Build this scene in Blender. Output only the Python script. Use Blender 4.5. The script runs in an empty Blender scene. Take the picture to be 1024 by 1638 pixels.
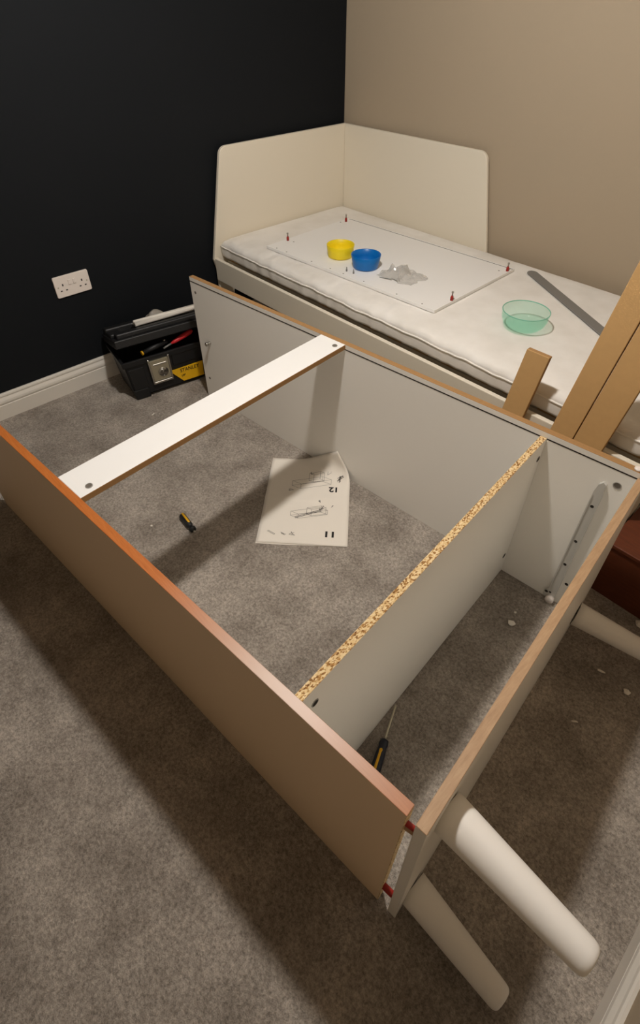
import bpy, bmesh, math, random
from mathutils import Vector, Matrix, noise

scene = bpy.context.scene
COL = scene.collection
random.seed(7)

# ------------------------------------------------------------------ camera
F_PX = 870.19
cam_d = bpy.data.cameras.new('camera')
cam = bpy.data.objects.new('camera', cam_d)
COL.objects.link(cam)
R_ = Vector((0.6764257586, 0.7365077234, -0.0021369131))
U_ = Vector((-0.4808094205, 0.4437806428, 0.7562281681))
F_ = Vector((-0.5579162072, 0.5105047644, -0.6543045096))
M = Matrix((R_, U_, -F_)).transposed().to_4x4()
M.translation = Vector((2.2852377, -2.2602348, 1.3957450))
cam.matrix_world = M
cam_d.sensor_fit = 'AUTO'
cam_d.sensor_width = 36.0
cam_d.lens = F_PX * 36.0 / 1638.0
cam_d.shift_x = (512 - 513.033) / 1638.0
cam_d.shift_y = (727.522 - 819) / 1638.0
cam_d.clip_start = 0.02
scene.camera = cam

# ------------------------------------------------------------------ world, light, exposure
world = bpy.data.worlds.new('World'); scene.world = world
world.use_nodes = True
world.node_tree.nodes['Background'].inputs[0].default_value = (0.9, 0.8, 0.65, 1)
world.node_tree.nodes['Background'].inputs[1].default_value = 0.0
LAMP = Vector((1.4145, -1.524, 2.08))
ld = bpy.data.lights.new('pendant_bulb_light', 'POINT')
ld.energy = 54.0
ld.color = (1.0, 0.965, 0.915)
ld.shadow_soft_size = 0.05
lo = bpy.data.objects.new('pendant_bulb_light', ld); COL.objects.link(lo)
lo.location = LAMP
scene.view_settings.view_transform = 'Standard'
scene.view_settings.look = 'None'
scene.view_settings.gamma = 1.0
scene.view_settings.use_curve_mapping = False
scene.view_settings.exposure = 0.55


# ------------------------------------------------------------------ materials
def srgb(r, g, b):
    f = lambda c: (c / 255 / 12.92) if c / 255 <= 0.04045 else ((c / 255 + 0.055) / 1.055) ** 2.4
    return (f(r), f(g), f(b), 1.0)


def new_mat(name):
    m = bpy.data.materials.new(name); m.use_nodes = True
    nt = m.node_tree
    return m, nt, nt.nodes['Principled BSDF']


def simple(name, col, rough=0.5, metal=0.0, spec=0.5, var=0.0, scale=40.0, bump=0.0, bscale=200.0, trans=0.0, ior=1.45):
    m, nt, b = new_mat(name)
    N, L = nt.nodes, nt.links
    tc = N.new('ShaderNodeTexCoord')
    b.inputs['Roughness'].default_value = rough
    b.inputs['Metallic'].default_value = metal
    b.inputs['Specular IOR Level'].default_value = spec
    b.inputs['IOR'].default_value = ior
    if trans: b.inputs['Transmission Weight'].default_value = trans
    if var > 0:
        n = N.new('ShaderNodeTexNoise'); n.inputs['Scale'].default_value = scale; n.inputs['Detail'].default_value = 4
        L.new(tc.outputs['Object'], n.inputs['Vector'])
        mx = N.new('ShaderNodeMix'); mx.data_type = 'RGBA'
        mx.inputs[6].default_value = tuple(c * (1 - var) for c in col[:3]) + (1,)
        mx.inputs[7].default_value = tuple(min(1, c * (1 + var)) for c in col[:3]) + (1,)
        L.new(n.outputs['Fac'], mx.inputs[0]); L.new(mx.outputs[2], b.inputs['Base Color'])
    else:
        b.inputs['Base Color'].default_value = col
    if bump > 0:
        n2 = N.new('ShaderNodeTexNoise'); n2.inputs['Scale'].default_value = bscale; n2.inputs['Detail'].default_value = 3
        L.new(tc.outputs['Object'], n2.inputs['Vector'])
        bp = N.new('ShaderNodeBump'); bp.inputs['Strength'].default_value = bump; bp.inputs['Distance'].default_value = 0.002
        L.new(n2.outputs['Fac'], bp.inputs['Height']); L.new(bp.outputs['Normal'], b.inputs['Normal'])
    return m


def ramp(N, stops):
    r = N.new('ShaderNodeValToRGB')
    e = r.color_ramp.elements
    while len(e) < len(stops): e.new(0.5)
    for i, (p, c) in enumerate(stops):
        e[i].position = p; e[i].color = c
    return r


def carpet_mat():
    m, nt, b = new_mat('carpet')
    N, L = nt.nodes, nt.links
    tc = N.new('ShaderNodeTexCoord')
    big = N.new('ShaderNodeTexNoise'); big.inputs['Scale'].default_value = 7.0; big.inputs['Detail'].default_value = 4; big.inputs['Roughness'].default_value = 0.6
    fine = N.new('ShaderNodeTexNoise'); fine.inputs['Scale'].default_value = 165.0; fine.inputs['Detail'].default_value = 3; fine.inputs['Roughness'].default_value = 0.75
    for n in (big, fine): L.new(tc.outputs['Object'], n.inputs['Vector'])
    r1 = ramp(N, [(0.33, (0.265, 0.226, 0.188, 1)), (0.67, (0.458, 0.402, 0.344, 1))])
    L.new(big.outputs['Fac'], r1.inputs[0])
    r2 = ramp(N, [(0.28, (0.50, 0.49, 0.48, 1)), (0.50, (1.0, 1.0, 1.0, 1)), (0.74, (1.6, 1.6, 1.62, 1))])
    L.new(fine.outputs['Fac'], r2.inputs[0])
    mx = N.new('ShaderNodeMix'); mx.data_type = 'RGBA'; mx.blend_type = 'MULTIPLY'; mx.inputs[0].default_value = 1.0
    L.new(r1.outputs[0], mx.inputs[6]); L.new(r2.outputs[0], mx.inputs[7])
    L.new(mx.outputs[2], b.inputs['Base Color'])
    b.inputs['Roughness'].default_value = 1.0
    b.inputs['Specular IOR Level'].default_value = 0.05
    b.inputs['Sheen Weight'].default_value = 0.15
    bp = N.new('ShaderNodeBump'); bp.inputs['Strength'].default_value = 0.9; bp.inputs['Distance'].default_value = 0.006
    L.new(fine.outputs['Fac'], bp.inputs['Height']); L.new(bp.outputs['Normal'], b.inputs['Normal'])
    return m


def wood_mat(name, c1, c2, axis_scale, rough=0.45, end=None):
    m, nt, b = new_mat(name)
    N, L = nt.nodes, nt.links
    tc = N.new('ShaderNodeTexCoord')
    mp = N.new('ShaderNodeMapping'); mp.inputs['Scale'].default_value = axis_scale
    L.new(tc.outputs['Object'], mp.inputs['Vector'])
    n = N.new('ShaderNodeTexNoise'); n.inputs['Scale'].default_value = 6; n.inputs['Detail'].default_value = 6; n.inputs['Roughness'].default_value = 0.65
    L.new(mp.outputs['Vector'], n.inputs['Vector'])
    r = ramp(N, [(0.32, c1), (0.68, c2)])
    L.new(n.outputs['Fac'], r.inputs[0])
    out = r.outputs[0]
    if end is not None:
        # base colour shifts along the edge from orange to paler pink and back
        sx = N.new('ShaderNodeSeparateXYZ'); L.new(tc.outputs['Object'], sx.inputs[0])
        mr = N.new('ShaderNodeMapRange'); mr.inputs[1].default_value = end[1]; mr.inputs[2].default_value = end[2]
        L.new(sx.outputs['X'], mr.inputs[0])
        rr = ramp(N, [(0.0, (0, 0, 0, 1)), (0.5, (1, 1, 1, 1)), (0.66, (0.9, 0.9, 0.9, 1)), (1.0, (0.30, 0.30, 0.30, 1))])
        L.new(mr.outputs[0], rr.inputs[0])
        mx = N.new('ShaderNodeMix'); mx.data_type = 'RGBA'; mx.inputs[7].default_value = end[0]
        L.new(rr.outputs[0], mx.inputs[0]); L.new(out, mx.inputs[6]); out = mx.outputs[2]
    L.new(out, b.inputs['Base Color'])
    b.inputs['Roughness'].default_value = rough
    return m


def chip_mat():
    m, nt, b = new_mat('raw_chipboard')
    N, L = nt.nodes, nt.links
    tc = N.new('ShaderNodeTexCoord')
    v = N.new('ShaderNodeTexVoronoi'); v.inputs['Scale'].default_value = 420
    mp = N.new('ShaderNodeMapping'); mp.inputs['Scale'].default_value = (1.0, 0.55, 1.0)
    L.new(tc.outputs['Object'], mp.inputs['Vector']); L.new(mp.outputs['Vector'], v.inputs['Vector'])
    sp = N.new('ShaderNodeSeparateColor'); L.new(v.outputs['Color'], sp.inputs[0])
    r = ramp(N, [(0.0, srgb(120, 78, 36)), (0.22, srgb(176, 128, 70)), (0.45, srgb(224, 192, 138)), (1.0, srgb(238, 216, 172))])
    L.new(sp.outputs[0], r.inputs[0]); L.new(r.outputs[0], b.inputs['Base Color'])
    bp = N.new('ShaderNodeBump'); bp.inputs['Strength'].default_value = 0.7; bp.inputs['Distance'].default_value = 0.002
    L.new(sp.outputs[1], bp.inputs['Height']); L.new(bp.outputs['Normal'], b.inputs['Normal'])
    b.inputs['Roughness'].default_value = 0.9
    return m


def fabric_mat():
    m, nt, b = new_mat('mattress_fabric')
    N, L = nt.nodes, nt.links
    tc = N.new('ShaderNodeTexCoord')
    n = N.new('ShaderNodeTexNoise'); n.inputs['Scale'].default_value = 9; n.inputs['Detail'].default_value = 5
    n2 = N.new('ShaderNodeTexNoise'); n2.inputs['Scale'].default_value = 700; n2.inputs['Detail'].default_value = 2
    for q in (n, n2): L.new(tc.outputs['Object'], q.inputs['Vector'])
    r = ramp(N, [(0.3, srgb(232, 227, 219)), (0.7, srgb(244, 240, 234))])
    L.new(n.outputs['Fac'], r.inputs[0]); L.new(r.outputs[0], b.inputs['Base Color'])
    b.inputs['Roughness'].default_value = 0.9
    b.inputs['Specular IOR Level'].default_value = 0.15
    bp = N.new('ShaderNodeBump'); bp.inputs['Strength'].default_value = 0.25; bp.inputs['Distance'].default_value = 0.001
    L.new(n2.outputs['Fac'], bp.inputs['Height'])
    bp2 = N.new('ShaderNodeBump'); bp2.inputs['Strength'].default_value = 0.35; bp2.inputs['Distance'].default_value = 0.008
    L.new(n.outputs['Fac'], bp2.inputs['Height']); L.new(bp.outputs['Normal'], bp2.inputs['Normal'])
    L.new(bp2.outputs['Normal'], b.inputs['Normal'])
    return m


M_CARPET = carpet_mat()
M_NAVY = simple('navy_wall_paint', (0.0048, 0.0064, 0.0086, 1), 0.75, spec=0.3, bump=0.15, bscale=350)
M_BEIGE = simple('beige_wall_paint', srgb(176, 160, 138), 0.85, spec=0.2, var=0.02, scale=3, bump=0.12, bscale=350)
M_CEIL = simple('white_ceiling_paint', srgb(225, 222, 215), 0.9, spec=0.2)
M_GLOSS = simple('white_gloss_paint', srgb(226, 220, 210), 0.28)
M_WHITE = simple('white_melamine', srgb(245, 243, 240), 0.42, spec=0.35)
M_GREYWHITE = simple('pale_grey_melamine', srgb(246, 242, 234), 0.42, spec=0.35)
M_BEDWHITE = simple('white_bed_lacquer', srgb(232, 223, 205), 0.5, spec=0.3)
M_FOOTWHITE = simple('white_leg_lacquer', srgb(244, 239, 232), 0.45)
M_MDF = simple('raw_mdf', srgb(205, 165, 112), 0.85, spec=0.2, var=0.05, scale=60)
M_MDFEDGE = simple('mdf_sawn_edge', srgb(164, 126, 84), 0.9, spec=0.1, var=0.08, scale=90)
M_CHIP = chip_mat()
M_OAK = wood_mat('pale_oak_edge', srgb(172, 137, 102), srgb(192, 158, 122), (30, 4, 4))
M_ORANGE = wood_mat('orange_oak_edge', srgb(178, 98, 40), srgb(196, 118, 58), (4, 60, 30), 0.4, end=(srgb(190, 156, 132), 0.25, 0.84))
M_CREAM = simple('cream_outer_face', srgb(244, 218, 184), 0.42, spec=0.35)  # outer face of the near panel, tinted warmer than its inner face
M_GROOVE = simple('dark_groove', srgb(34, 22, 16), 0.9)
M_FABRIC = fabric_mat()
M_PIPING = simple('mattress_piping', srgb(238, 233, 224), 0.85)
M_BLACK = simple('black_plastic', srgb(24, 24, 25), 0.5, bump=0.1, bscale=400)
M_BLACK2 = simple('black_lid_plastic', srgb(26, 26, 27), 0.5)
M_YELLOWTXT = simple('black_ink', srgb(18, 17, 16), 0.7)
M_YELLOWLAB = simple('yellow_label', srgb(236, 182, 24), 0.45)
M_STEEL = simple('steel', srgb(190, 186, 178), 0.28, metal=1.0)
M_ZINC = simple('zinc_plate', srgb(196, 190, 168), 0.35, metal=0.85)
M_DULLSTEEL = simple('dull_grey_steel', srgb(140, 138, 134), 0.55, metal=0.3)
M_RUNNER = simple('galvanised_runner', srgb(206, 203, 196), 0.45, metal=0.15)
M_DARK = simple('dark_hole', srgb(40, 34, 28), 0.8)
M_HOLE = simple('shadowed_hole', srgb(116, 108, 98), 0.9)
M_CAM = simple('cam_lock_metal', srgb(158, 154, 147), 0.45, metal=0.1)
M_RED = simple('red_plastic', srgb(160, 38, 26), 0.45)
M_REDGRIP = simple('red_grip', srgb(206, 44, 50), 0.5)
M_YBOWL = simple('yellow_plastic', srgb(246, 220, 34), 0.4)
M_BBOWL = simple('blue_plastic', srgb(10, 112, 190), 0.35)
M_HANDLEY = simple('yellow_handle', srgb(224, 168, 26), 0.4)
M_NAVYPL = simple('blue_black_handle', srgb(22, 26, 40), 0.4)
M_PAPER = simple('paper', srgb(238, 230, 218), 0.85, spec=0.2, var=0.015, scale=20)
M_INK = simple('print_ink', srgb(24, 22, 20), 0.8)
M_INKGREY = simple('grey_line_ink', srgb(128, 122, 114), 0.8)
M_BOX = wood_mat('red_brown_wood', srgb(88, 40, 20), srgb(106, 52, 26), (3, 20, 20), 0.5)
M_FOAM = simple('foam_crumb', srgb(240, 232, 220), 0.9)
M_SOCKET = simple('white_socket_plastic', srgb(240, 230, 222), 0.35)
M_TUBE = simple('white_tube_plastic', srgb(232, 226, 216), 0.4)
M_GREYRAG = simple('grey_plastic_bag', srgb(150, 144, 134), 0.5)


def clear_mat(name, col, rough, alpha):
    m, nt, b = new_mat(name)
    b.inputs['Base Color'].default_value = col
    b.inputs['Roughness'].default_value = rough
    b.inputs['Transmission Weight'].default_value = 0.0
    b.inputs['Alpha'].default_value = alpha
    return m


M_BAG = clear_mat('clear_polythene', srgb(205, 202, 196), 0.15, 0.5)


def tint_glass():
    m, nt, b = new_mat('mint_plastic_clear')
    N, L = nt.nodes, nt.links
    tr = N.new('ShaderNodeBsdfTransparent'); tr.inputs[0].default_value = (0.885, 0.98, 0.945, 1)
    mx = N.new('ShaderNodeMixShader'); mx.inputs[0].default_value = 0.07
    b.inputs['Base Color'].default_value = srgb(168, 232, 212)
    b.inputs['Roughness'].default_value = 0.08
    L.new(tr.outputs[0], mx.inputs[1]); L.new(b.outputs[0], mx.inputs[2])
    L.new(mx.outputs[0], N['Material Output'].inputs['Surface'])
    return m


M_MINT = tint_glass()


# ------------------------------------------------------------------ object helpers
def obj(name, bm, mat, parent=None, smooth=False, recenter=True):
    """link a bmesh given in world coordinates as one object, origin at its middle"""
    if isinstance(bm, bpy.types.Mesh):
        me = bm
    else:
        bmesh.ops.recalc_face_normals(bm, faces=bm.faces[:])
        me = bpy.data.meshes.new(name); bm.to_mesh(me); bm.free()
    me.name = name
    c = Vector((0, 0, 0))
    if recenter and len(me.vertices):
        lo_ = [min(v.co[i] for v in me.vertices) for i in range(3)]
        hi_ = [max(v.co[i] for v in me.vertices) for i in range(3)]
        c = Vector([(lo_[i] + hi_[i]) / 2 for i in range(3)])
        if parent is None: c.z = lo_[2]
        me.transform(Matrix.Translation(-c))
    for mm in (mat if isinstance(mat, (list, tuple)) else [mat]): me.materials.append(mm)
    if smooth:
        for p in me.polygons: p.use_smooth = True
    o = bpy.data.objects.new(name, me); COL.objects.link(o)
    if parent is not None:
        o.parent = parent
        o.location = c - world_loc(parent)
    else:
        o.location = c
    return o


def world_loc(o):
    v = Vector(o.location)
    while o.parent is not None:
        o = o.parent; v = v + Vector(o.location)
    return v


def tag(o, label=None, cat=None, group=None, kind=None):
    if label: o['label'] = label
    if cat: o['category'] = cat
    if group: o['group'] = group
    if kind: o['kind'] = kind
    return o


def thing(name, loc, label, cat, group=None):
    o = bpy.data.objects.new(name, None); COL.objects.link(o); o.location = loc
    o.empty_display_size = 0.05
    return tag(o, label, cat, group)


def add_box(bm, lo_, hi_, bev=0.0, seg=2, fn=None, mat=0):
    n = bmesh.new()
    vs = [n.verts.new((x, y, z)) for x in (lo_[0], hi_[0]) for y in (lo_[1], hi_[1]) for z in (lo_[2], hi_[2])]
    for f in ((0, 1, 3, 2), (4, 6, 7, 5), (0, 4, 5, 1), (2, 3, 7, 6), (0, 2, 6, 4), (1, 5, 7, 3)):
        n.faces.new([vs[i] for i in f])
    bmesh.ops.recalc_face_normals(n, faces=n.faces[:])
    if bev > 0:
        bmesh.ops.bevel(n, geom=n.edges[:], offset=bev, segments=seg, affect='EDGES', profile=0.5)
    merge(bm, n, fn, mat)


def merge(bm, n, fn=None, mat=0):
    n.verts.index_update()
    mp = [bm.verts.new(fn(v.co) if fn else v.co) for v in n.verts]
    for f in n.faces:
        try:
            g = bm.faces.new([mp[v.index] for v in f.verts]); g.material_index = mat; g.smooth = f.smooth
        except ValueError: pass
    n.free()


def box(lo_, hi_, bev=0.0, seg=2, fn=None):
    bm = bmesh.new(); add_box(bm, lo_, hi_, bev, seg, fn); return bm


def frame_of(d):
    d = Vector(d).normalized()
    a = Vector((0, 0, 1)) if abs(d.z) < 0.9 else Vector((1, 0, 0))
    x = d.cross(a).normalized(); y = d.cross(x).normalized()
    return x, y, d


def add_tube(bm, rings, seg=24, caps=True, mat=0):
    """rings: list of (centre, radius); swept along the polyline"""
    pr = []
    for i, (c, r) in enumerate(rings):
        c = Vector(c)
        a = Vector(rings[max(0, i - 1)][0]); b = Vector(rings[min(len(rings) - 1, i + 1)][0])
        d = b - a
        if d.length < 1e-9: d = Vector((0, 0, 1))
        x, y, _ = frame_of(d)
        pr.append([bm.verts.new(c + r * (math.cos(t) * x + math.sin(t) * y)) for t in [2 * math.pi * k / seg for k in range(seg)]])
    for a, b in zip(pr, pr[1:]):
        for k in range(seg):
            f = bm.faces.new((a[k], a[(k + 1) % seg], b[(k + 1) % seg], b[k])); f.material_index = mat; f.smooth = True
    if caps:
        for q in (pr[0], pr[-1]):
            f = bm.faces.new(q); f.material_index = mat


def tube(rings, seg=24, caps=True):
    bm = bmesh.new(); add_tube(bm, rings, seg, caps); return bm


def lathe(profile, centre, seg=40, closed=False):
    """profile: list of (r, z) around the vertical through centre"""
    bm = bmesh.new(); pr = []
    for r, z in profile:
        if r < 1e-6:
            pr.append([bm.verts.new((centre[0], centre[1], centre[2] + z))])
        else:
            pr.append([bm.verts.new((centre[0] + r * math.cos(2 * math.pi * k / seg), centre[1] + r * math.sin(2 * math.pi * k / seg), centre[2] + z)) for k in range(seg)])
    for a, b in zip(pr, pr[1:]):
        if len(a) == 1 and len(b) == 1: continue
        for k in range(seg):
            if len(a) == 1: f = bm.faces.new((a[0], b[(k + 1) % seg], b[k]))
            elif len(b) == 1: f = bm.faces.new((a[k], a[(k + 1) % seg], b[0]))
            else: f = bm.faces.new((a[k], a[(k + 1) % seg], b[(k + 1) % seg], b[k]))
            f.smooth = True
    return bm


def prism(pts, d0, d1, to3, bev=0.0, seg=3):
    """outline pts (2D) extruded between depths d0..d1; to3(a, b, d) maps to world"""
    bm = bmesh.new()
    A = [bm.verts.new(to3(a, b, d0)) for a, b in pts]
    B = [bm.verts.new(to3(a, b, d1)) for a, b in pts]
    n = len(pts)
    bm.faces.new(A); bm.faces.new(B[::-1])
    for i in range(n): bm.faces.new((A[i], B[i], B[(i + 1) % n], A[(i + 1) % n]))
    bmesh.ops.recalc_face_normals(bm, faces=bm.faces[:])
    if bev > 0:
        ed = [e for f in bm.faces if len(f.verts) == n and n != 4 or f.verts[0] in A and all(v in A for v in f.verts) or all(v in B for v in f.verts) for e in f.edges]
        bmesh.ops.bevel(bm, geom=list(set(ed)), offset=bev, segments=seg, affect='EDGES', profile=0.5)
    return bm


def arc(cx, cy, r, a0, a1, n=6):
    return [(cx + r * math.cos(math.radians(a0 + (a1 - a0) * i / n)), cy + r * math.sin(math.radians(a0 + (a1 - a0) * i / n))) for i in range(n + 1)]


def disc(c, nrm, r, th=0.0006, seg=20, oval=1.0):
    """thin round plug standing on a surface"""
    nrm = Vector(nrm).normalized(); x, y, _ = frame_of(nrm); c = Vector(c)
    bm = bmesh.new()
    rings = [(r, 0.0), (r, th * 0.7), (r * 0.85, th)]
    pr = [[bm.verts.new(c + nrm * h + q * (math.cos(t) * x + oval * math.sin(t) * y)) for t in [2 * math.pi * k / seg for k in range(seg)]] for q, h in rings]
    for a, b in zip(pr, pr[1:]):
        for k in range(seg): bm.faces.new((a[k], a[(k + 1) % seg], b[(k + 1) % seg], b[k]))
    bm.faces.new(pr[-1]); bm.faces.new(pr[0])
    return bm


def recess(c, nrm, r, name, parent, rim_mat, in_mat, th=0.0012, slot=True):
    """a cam lock: a metal ring round a darker dished disc with a cross slot"""
    nrm = Vector(nrm).normalized(); x, y, _ = frame_of(nrm); c = Vector(c)
    bm = bmesh.new(); seg = 24
    prof = [(r, 0.0, 0), (r, th, 0), (r * 0.8, th, 0), (r * 0.74, th * 0.25, 1), (0.0005, th * 0.2, 1)]
    pr = [[bm.verts.new(c + nrm * h + q * (math.cos(t) * x + math.sin(t) * y)) for t in [2 * math.pi * k / seg for k in range(seg)]] for q, h, _ in prof]
    for i, (a, b) in enumerate(zip(pr, pr[1:])):
        for k in range(seg):
            f = bm.faces.new((a[k], a[(k + 1) % seg], b[(k + 1) % seg], b[k])); f.material_index = prof[i + 1][2]
    bm.faces.new(pr[-1])
    if slot:
        for d, e in ((x, y), (y, x)):
            q = [c + nrm * th * 0.5 + d * r * 0.55 * s + e * r * 0.1 * u for s, u in ((-1, -1), (1, -1), (1, 1), (-1, 1))]
            f = bm.faces.new([bm.verts.new(v) for v in q]); f.material_index = 1
    return obj(name, bm, [rim_mat, in_mat], parent)


# ------------------------------------------------------------------ the room
RX, RY, RZ = 2.571, -4.1, 2.4


def floor_mesh():
    bm = bmesh.new()
    add_box(bm, (-0.1, RY - 0.1, -0.1), (RX + 0.1, 0.1, 0.0))
    return bm


fl = obj('floor', floor_mesh(), M_CARPET); tag(fl, kind='structure')
tag(obj('ceiling', box((-0.1, RY - 0.1, RZ), (RX + 0.1, 0.1, RZ + 0.1)), M_CEIL), kind='structure')
tag(obj('wall_left', box((-0.1, RY, 0), (0, 0, RZ)), M_NAVY), kind='structure')
tag(obj('wall_back', box((-0.1, 0, 0), (RX + 0.1, 0.1, RZ)), M_BEIGE), kind='structure')
tag(obj('wall_right', box((RX, RY, 0), (RX + 0.1, 0, RZ)), M_BEIGE), kind='structure')
tag(obj('wall_front', box((-0.1, RY - 0.1, 0), (RX + 0.1, RY, RZ)), M_BEIGE), kind='structure')

# moulded skirting: (distance from wall, height)
SK = [(0.0, 0.0), (0.016, 0.0), (0.016, 0.062), (0.0135, 0.064), (0.0135, 0.067), (0.0165, 0.070), (0.0172, 0.076), (0.0160, 0.083),
      (0.0125, 0.089), (0.0100, 0.093), (0.0085, 0.096), (0.0105, 0.098), (0.0112, 0.102), (0.0095, 0.108), (0.006, 0.111), (0.0, 0.111)]


def skirting(name, p0, p1, inward):
    p0, p1, n = Vector(p0), Vector(p1), Vector(inward)
    bm = bmesh.new()
    A = [bm.verts.new(p0 + n * d + Vector((0, 0, z))) for d, z in SK]
    B = [bm.verts.new(p1 + n * d + Vector((0, 0, z))) for d, z in SK]
    for i in range(len(SK)):
        j = (i + 1) % len(SK); bm.faces.new((A[i], A[j], B[j], B[i]))
    bm.faces.new(A); bm.faces.new(B)
    return tag(obj(name, bm, M_GLOSS), kind='structure')


skirting('baseboard_left', (0, RY, 0), (0, 0, 0), (1, 0, 0))
skirting('baseboard_back', (0.017, 0, 0), (RX - 0.017, 0, 0), (0, -1, 0))
skirting('baseboard_right', (RX, RY, 0), (RX, 0, 0), (-1, 0, 0))

# pendant lamp over the middle of the room (out of the frame, it is the light)
pl_ = thing('pendant_lamp', (LAMP.x, LAMP.y, RZ), 'unseen pendant hanging from the ceiling, with an added dome to block upward light', 'lamp')
obj('ceiling_rose', lathe([(0, 0), (0.05, 0), (0.045, -0.018), (0.012, -0.03), (0, -0.03)], (LAMP.x, LAMP.y, RZ), 28), M_SOCKET, pl_)
obj('cord', tube([((LAMP.x, LAMP.y, RZ - 0.02), 0.003), ((LAMP.x, LAMP.y, LAMP.z + 0.13), 0.003)], 8), M_SOCKET, pl_)
obj('lamp_holder', lathe([(0, 0.14), (0.012, 0.135), (0.018, 0.11), (0.018, 0.062), (0, 0.062)], LAMP, 20), M_SOCKET, pl_)

SHP = [(0.020, 0.130), (0.060, 0.122), (0.105, 0.098), (0.140, 0.060), (0.158, 0.012), (0.160, 0.006), (0.157, 0.006), (0.137, 0.058), (0.103, 0.095), (0.058, 0.119), (0.020, 0.127)]  # unseen shade dome, added to block the bulb's light towards the ceiling
obj('added_lamp_shade', lathe(SHP, LAMP, 48), simple('added_shade_bronze', srgb(92, 80, 68), 0.5), pl_)

# ------------------------------------------------------------------ wardrobe carcass lying on the floor
TH = math.radians(5.3768766)
UA = Vector((-math.cos(TH), -math.sin(TH), 0)); VA = Vector((UA.y, -UA.x, 0))
W0 = Vector((2.2136725, -2.0111841, 0))
WW, TT, DD, GG, TE = 0.92934, 0.01908, 0.54907, 0.01511, 0.01823
LL = 1.68681
HH = DD - GG


def wp(u, v, z): return W0 + UA * u + VA * v + Vector((0, 0, z))
def wB(c): return wp(c[0], c[1], c[2])
def wA(c): return wp(c[0], c[1] - 0.0022 * c[0] - 0.00714 * c[2], c[2])
def wE(c): return wp(c[0] - 0.01189 * (WW - c[1]) + 0.00786 * c[2], c[1], c[2])


# shapes below are made in the carcass's own frame and then placed
wr = thing('wardrobe_carcass', wp(0.85, 0.46, 0), 'half-built white flat-pack wardrobe lying on its front on the carpet', 'wardrobe')


def panel_obj(name, lo_, hi_, fn, mats, pick, bev=0.0008):
    """a board whose faces take their material from their direction in the board's frame"""
    n = bmesh.new()
    add_box(n, lo_, hi_, bev, 1)
    bmesh.ops.recalc_face_normals(n, faces=n.faces[:])
    n.normal_update()
    for f in n.faces: f.material_index = pick(f.normal)
    bm = bmesh.new(); n.verts.index_update()
    mp = [bm.verts.new(fn(v.co)) for v in n.verts]
    for f in n.faces:
        g = bm.faces.new([mp[v.index] for v in f.verts]); g.material_index = f.material_index
    n.free()
    return obj(name, bm, mats, wr)


# near side panel: ends raw chipboard, orange edge
def a_pick(nn):
    if nn.z > 0.6: return 1
    if nn.x < -0.6: return 2
    if nn.y < -0.6: return 3
    return 0


UN = 0.0245
def wA2(c):
    # the sawn end runs a touch out of square, so the joint gapes towards the floor
    u = c[0] + (0.007 * (1 - c[2] / DD) if c[0] < 0.2 else 0.0)
    return wA((u, c[1], c[2]))


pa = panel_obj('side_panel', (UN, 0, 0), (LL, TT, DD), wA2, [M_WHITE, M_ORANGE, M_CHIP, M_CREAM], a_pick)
pa['label'] = 'near side panel with orange wood edge'
pb = panel_obj('side_panel', (TE, WW - TT, 0), (LL, WW, DD), wB, [M_GREYWHITE, M_MDFEDGE], lambda nn: 1 if nn.z > 0.6 else 0)
pb['label'] = 'far side panel with brown raw edge'
# the groove for the back sheet, cut in the inner face of the far side
obj('back_groove', box((TE + 0.001, WW - TT - 0.0005, HH - 0.0042), (LL - 0.001, WW - TT + 0.001, HH - 0.0008), 0, fn=wB), M_GROOVE, pb)
obj('back_groove', box((UN + 0.02, TT - 0.001, HH - 0.0042), (LL - 0.001, TT + 0.0005, HH - 0.0008), 0, fn=wA), M_GROOVE, pa)
pe = panel_obj('base_panel', (0, 0, 0), (TE, WW, HH), wE, [M_GREYWHITE, M_OAK], lambda nn: 1 if nn.z > 0.6 else 0)
pe['label'] = 'base board with pale oak edge'
S1, S2 = 0.24083, 0.25776
ps = panel_obj('shelf', (S1, TT - 0.002, 0.002), (S2, WW - TT - 0.0006, HH), wB, [M_GREYWHITE, M_CHIP], lambda nn: 1 if nn.z > 0.6 else 0)
ps['label'] = 'white shelf board with raw chipboard edge'
R1, R2 = 0.90101, 1.00224
pr_ = panel_obj('cross_rail', (R1, TT - 0.006, DD - 0.0165), (R2, WW - TT - 0.0006, DD), wB, [M_WHITE, M_MDFEDGE], lambda nn: 1 if abs(nn.x) > 0.6 else 0)
pr_['label'] = 'white cross rail with brown edge'

# cam locks and holes
ZV = Vector((0, 0, 1))
recess(wp(0.923, 0.046, DD), ZV, 0.0085, 'cam_lock', pr_, M_CAM, M_HOLE)
recess(wp(0.922, 0.883, DD), ZV, 0.0085, 'cam_lock', pr_, M_CAM, M_HOLE)
for v, z in ((0.892, 0.476), (0.884, 0.095), (0.048, 0.484)):
    recess(wp(S1, v, z), -UA, 0.0085, 'cam_lock', ps, M_CAM, M_DARK)
recess(wp(0.053, WW - TT, 0.490), -VA, 0.010, 'cam_lock', pb, M_CAM, M_HOLE)
for u, z, r in ((1.661, 0.491, 0.0055), (1.655, 0.103, 0.0055)):
    obj('screw_hole', disc(wp(u, WW - TT, z), -VA, r), M_HOLE, pb)
# the cam bolt standing out of the far panel
kb = wp(1.614, WW - TT, 0.29)
bm = bmesh.new()
add_tube(bm, [(kb, 0.0065), (kb - VA * 0.006, 0.0065), (kb - VA * 0.0065, 0.0045), (kb - VA * 0.014, 0.0045), (kb - VA * 0.0145, 0.0085), (kb - VA * 0.021, 0.0085), (kb - VA * 0.023, 0.006)], 20)
obj('cam_bolt', bm, M_STEEL, pb)

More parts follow.
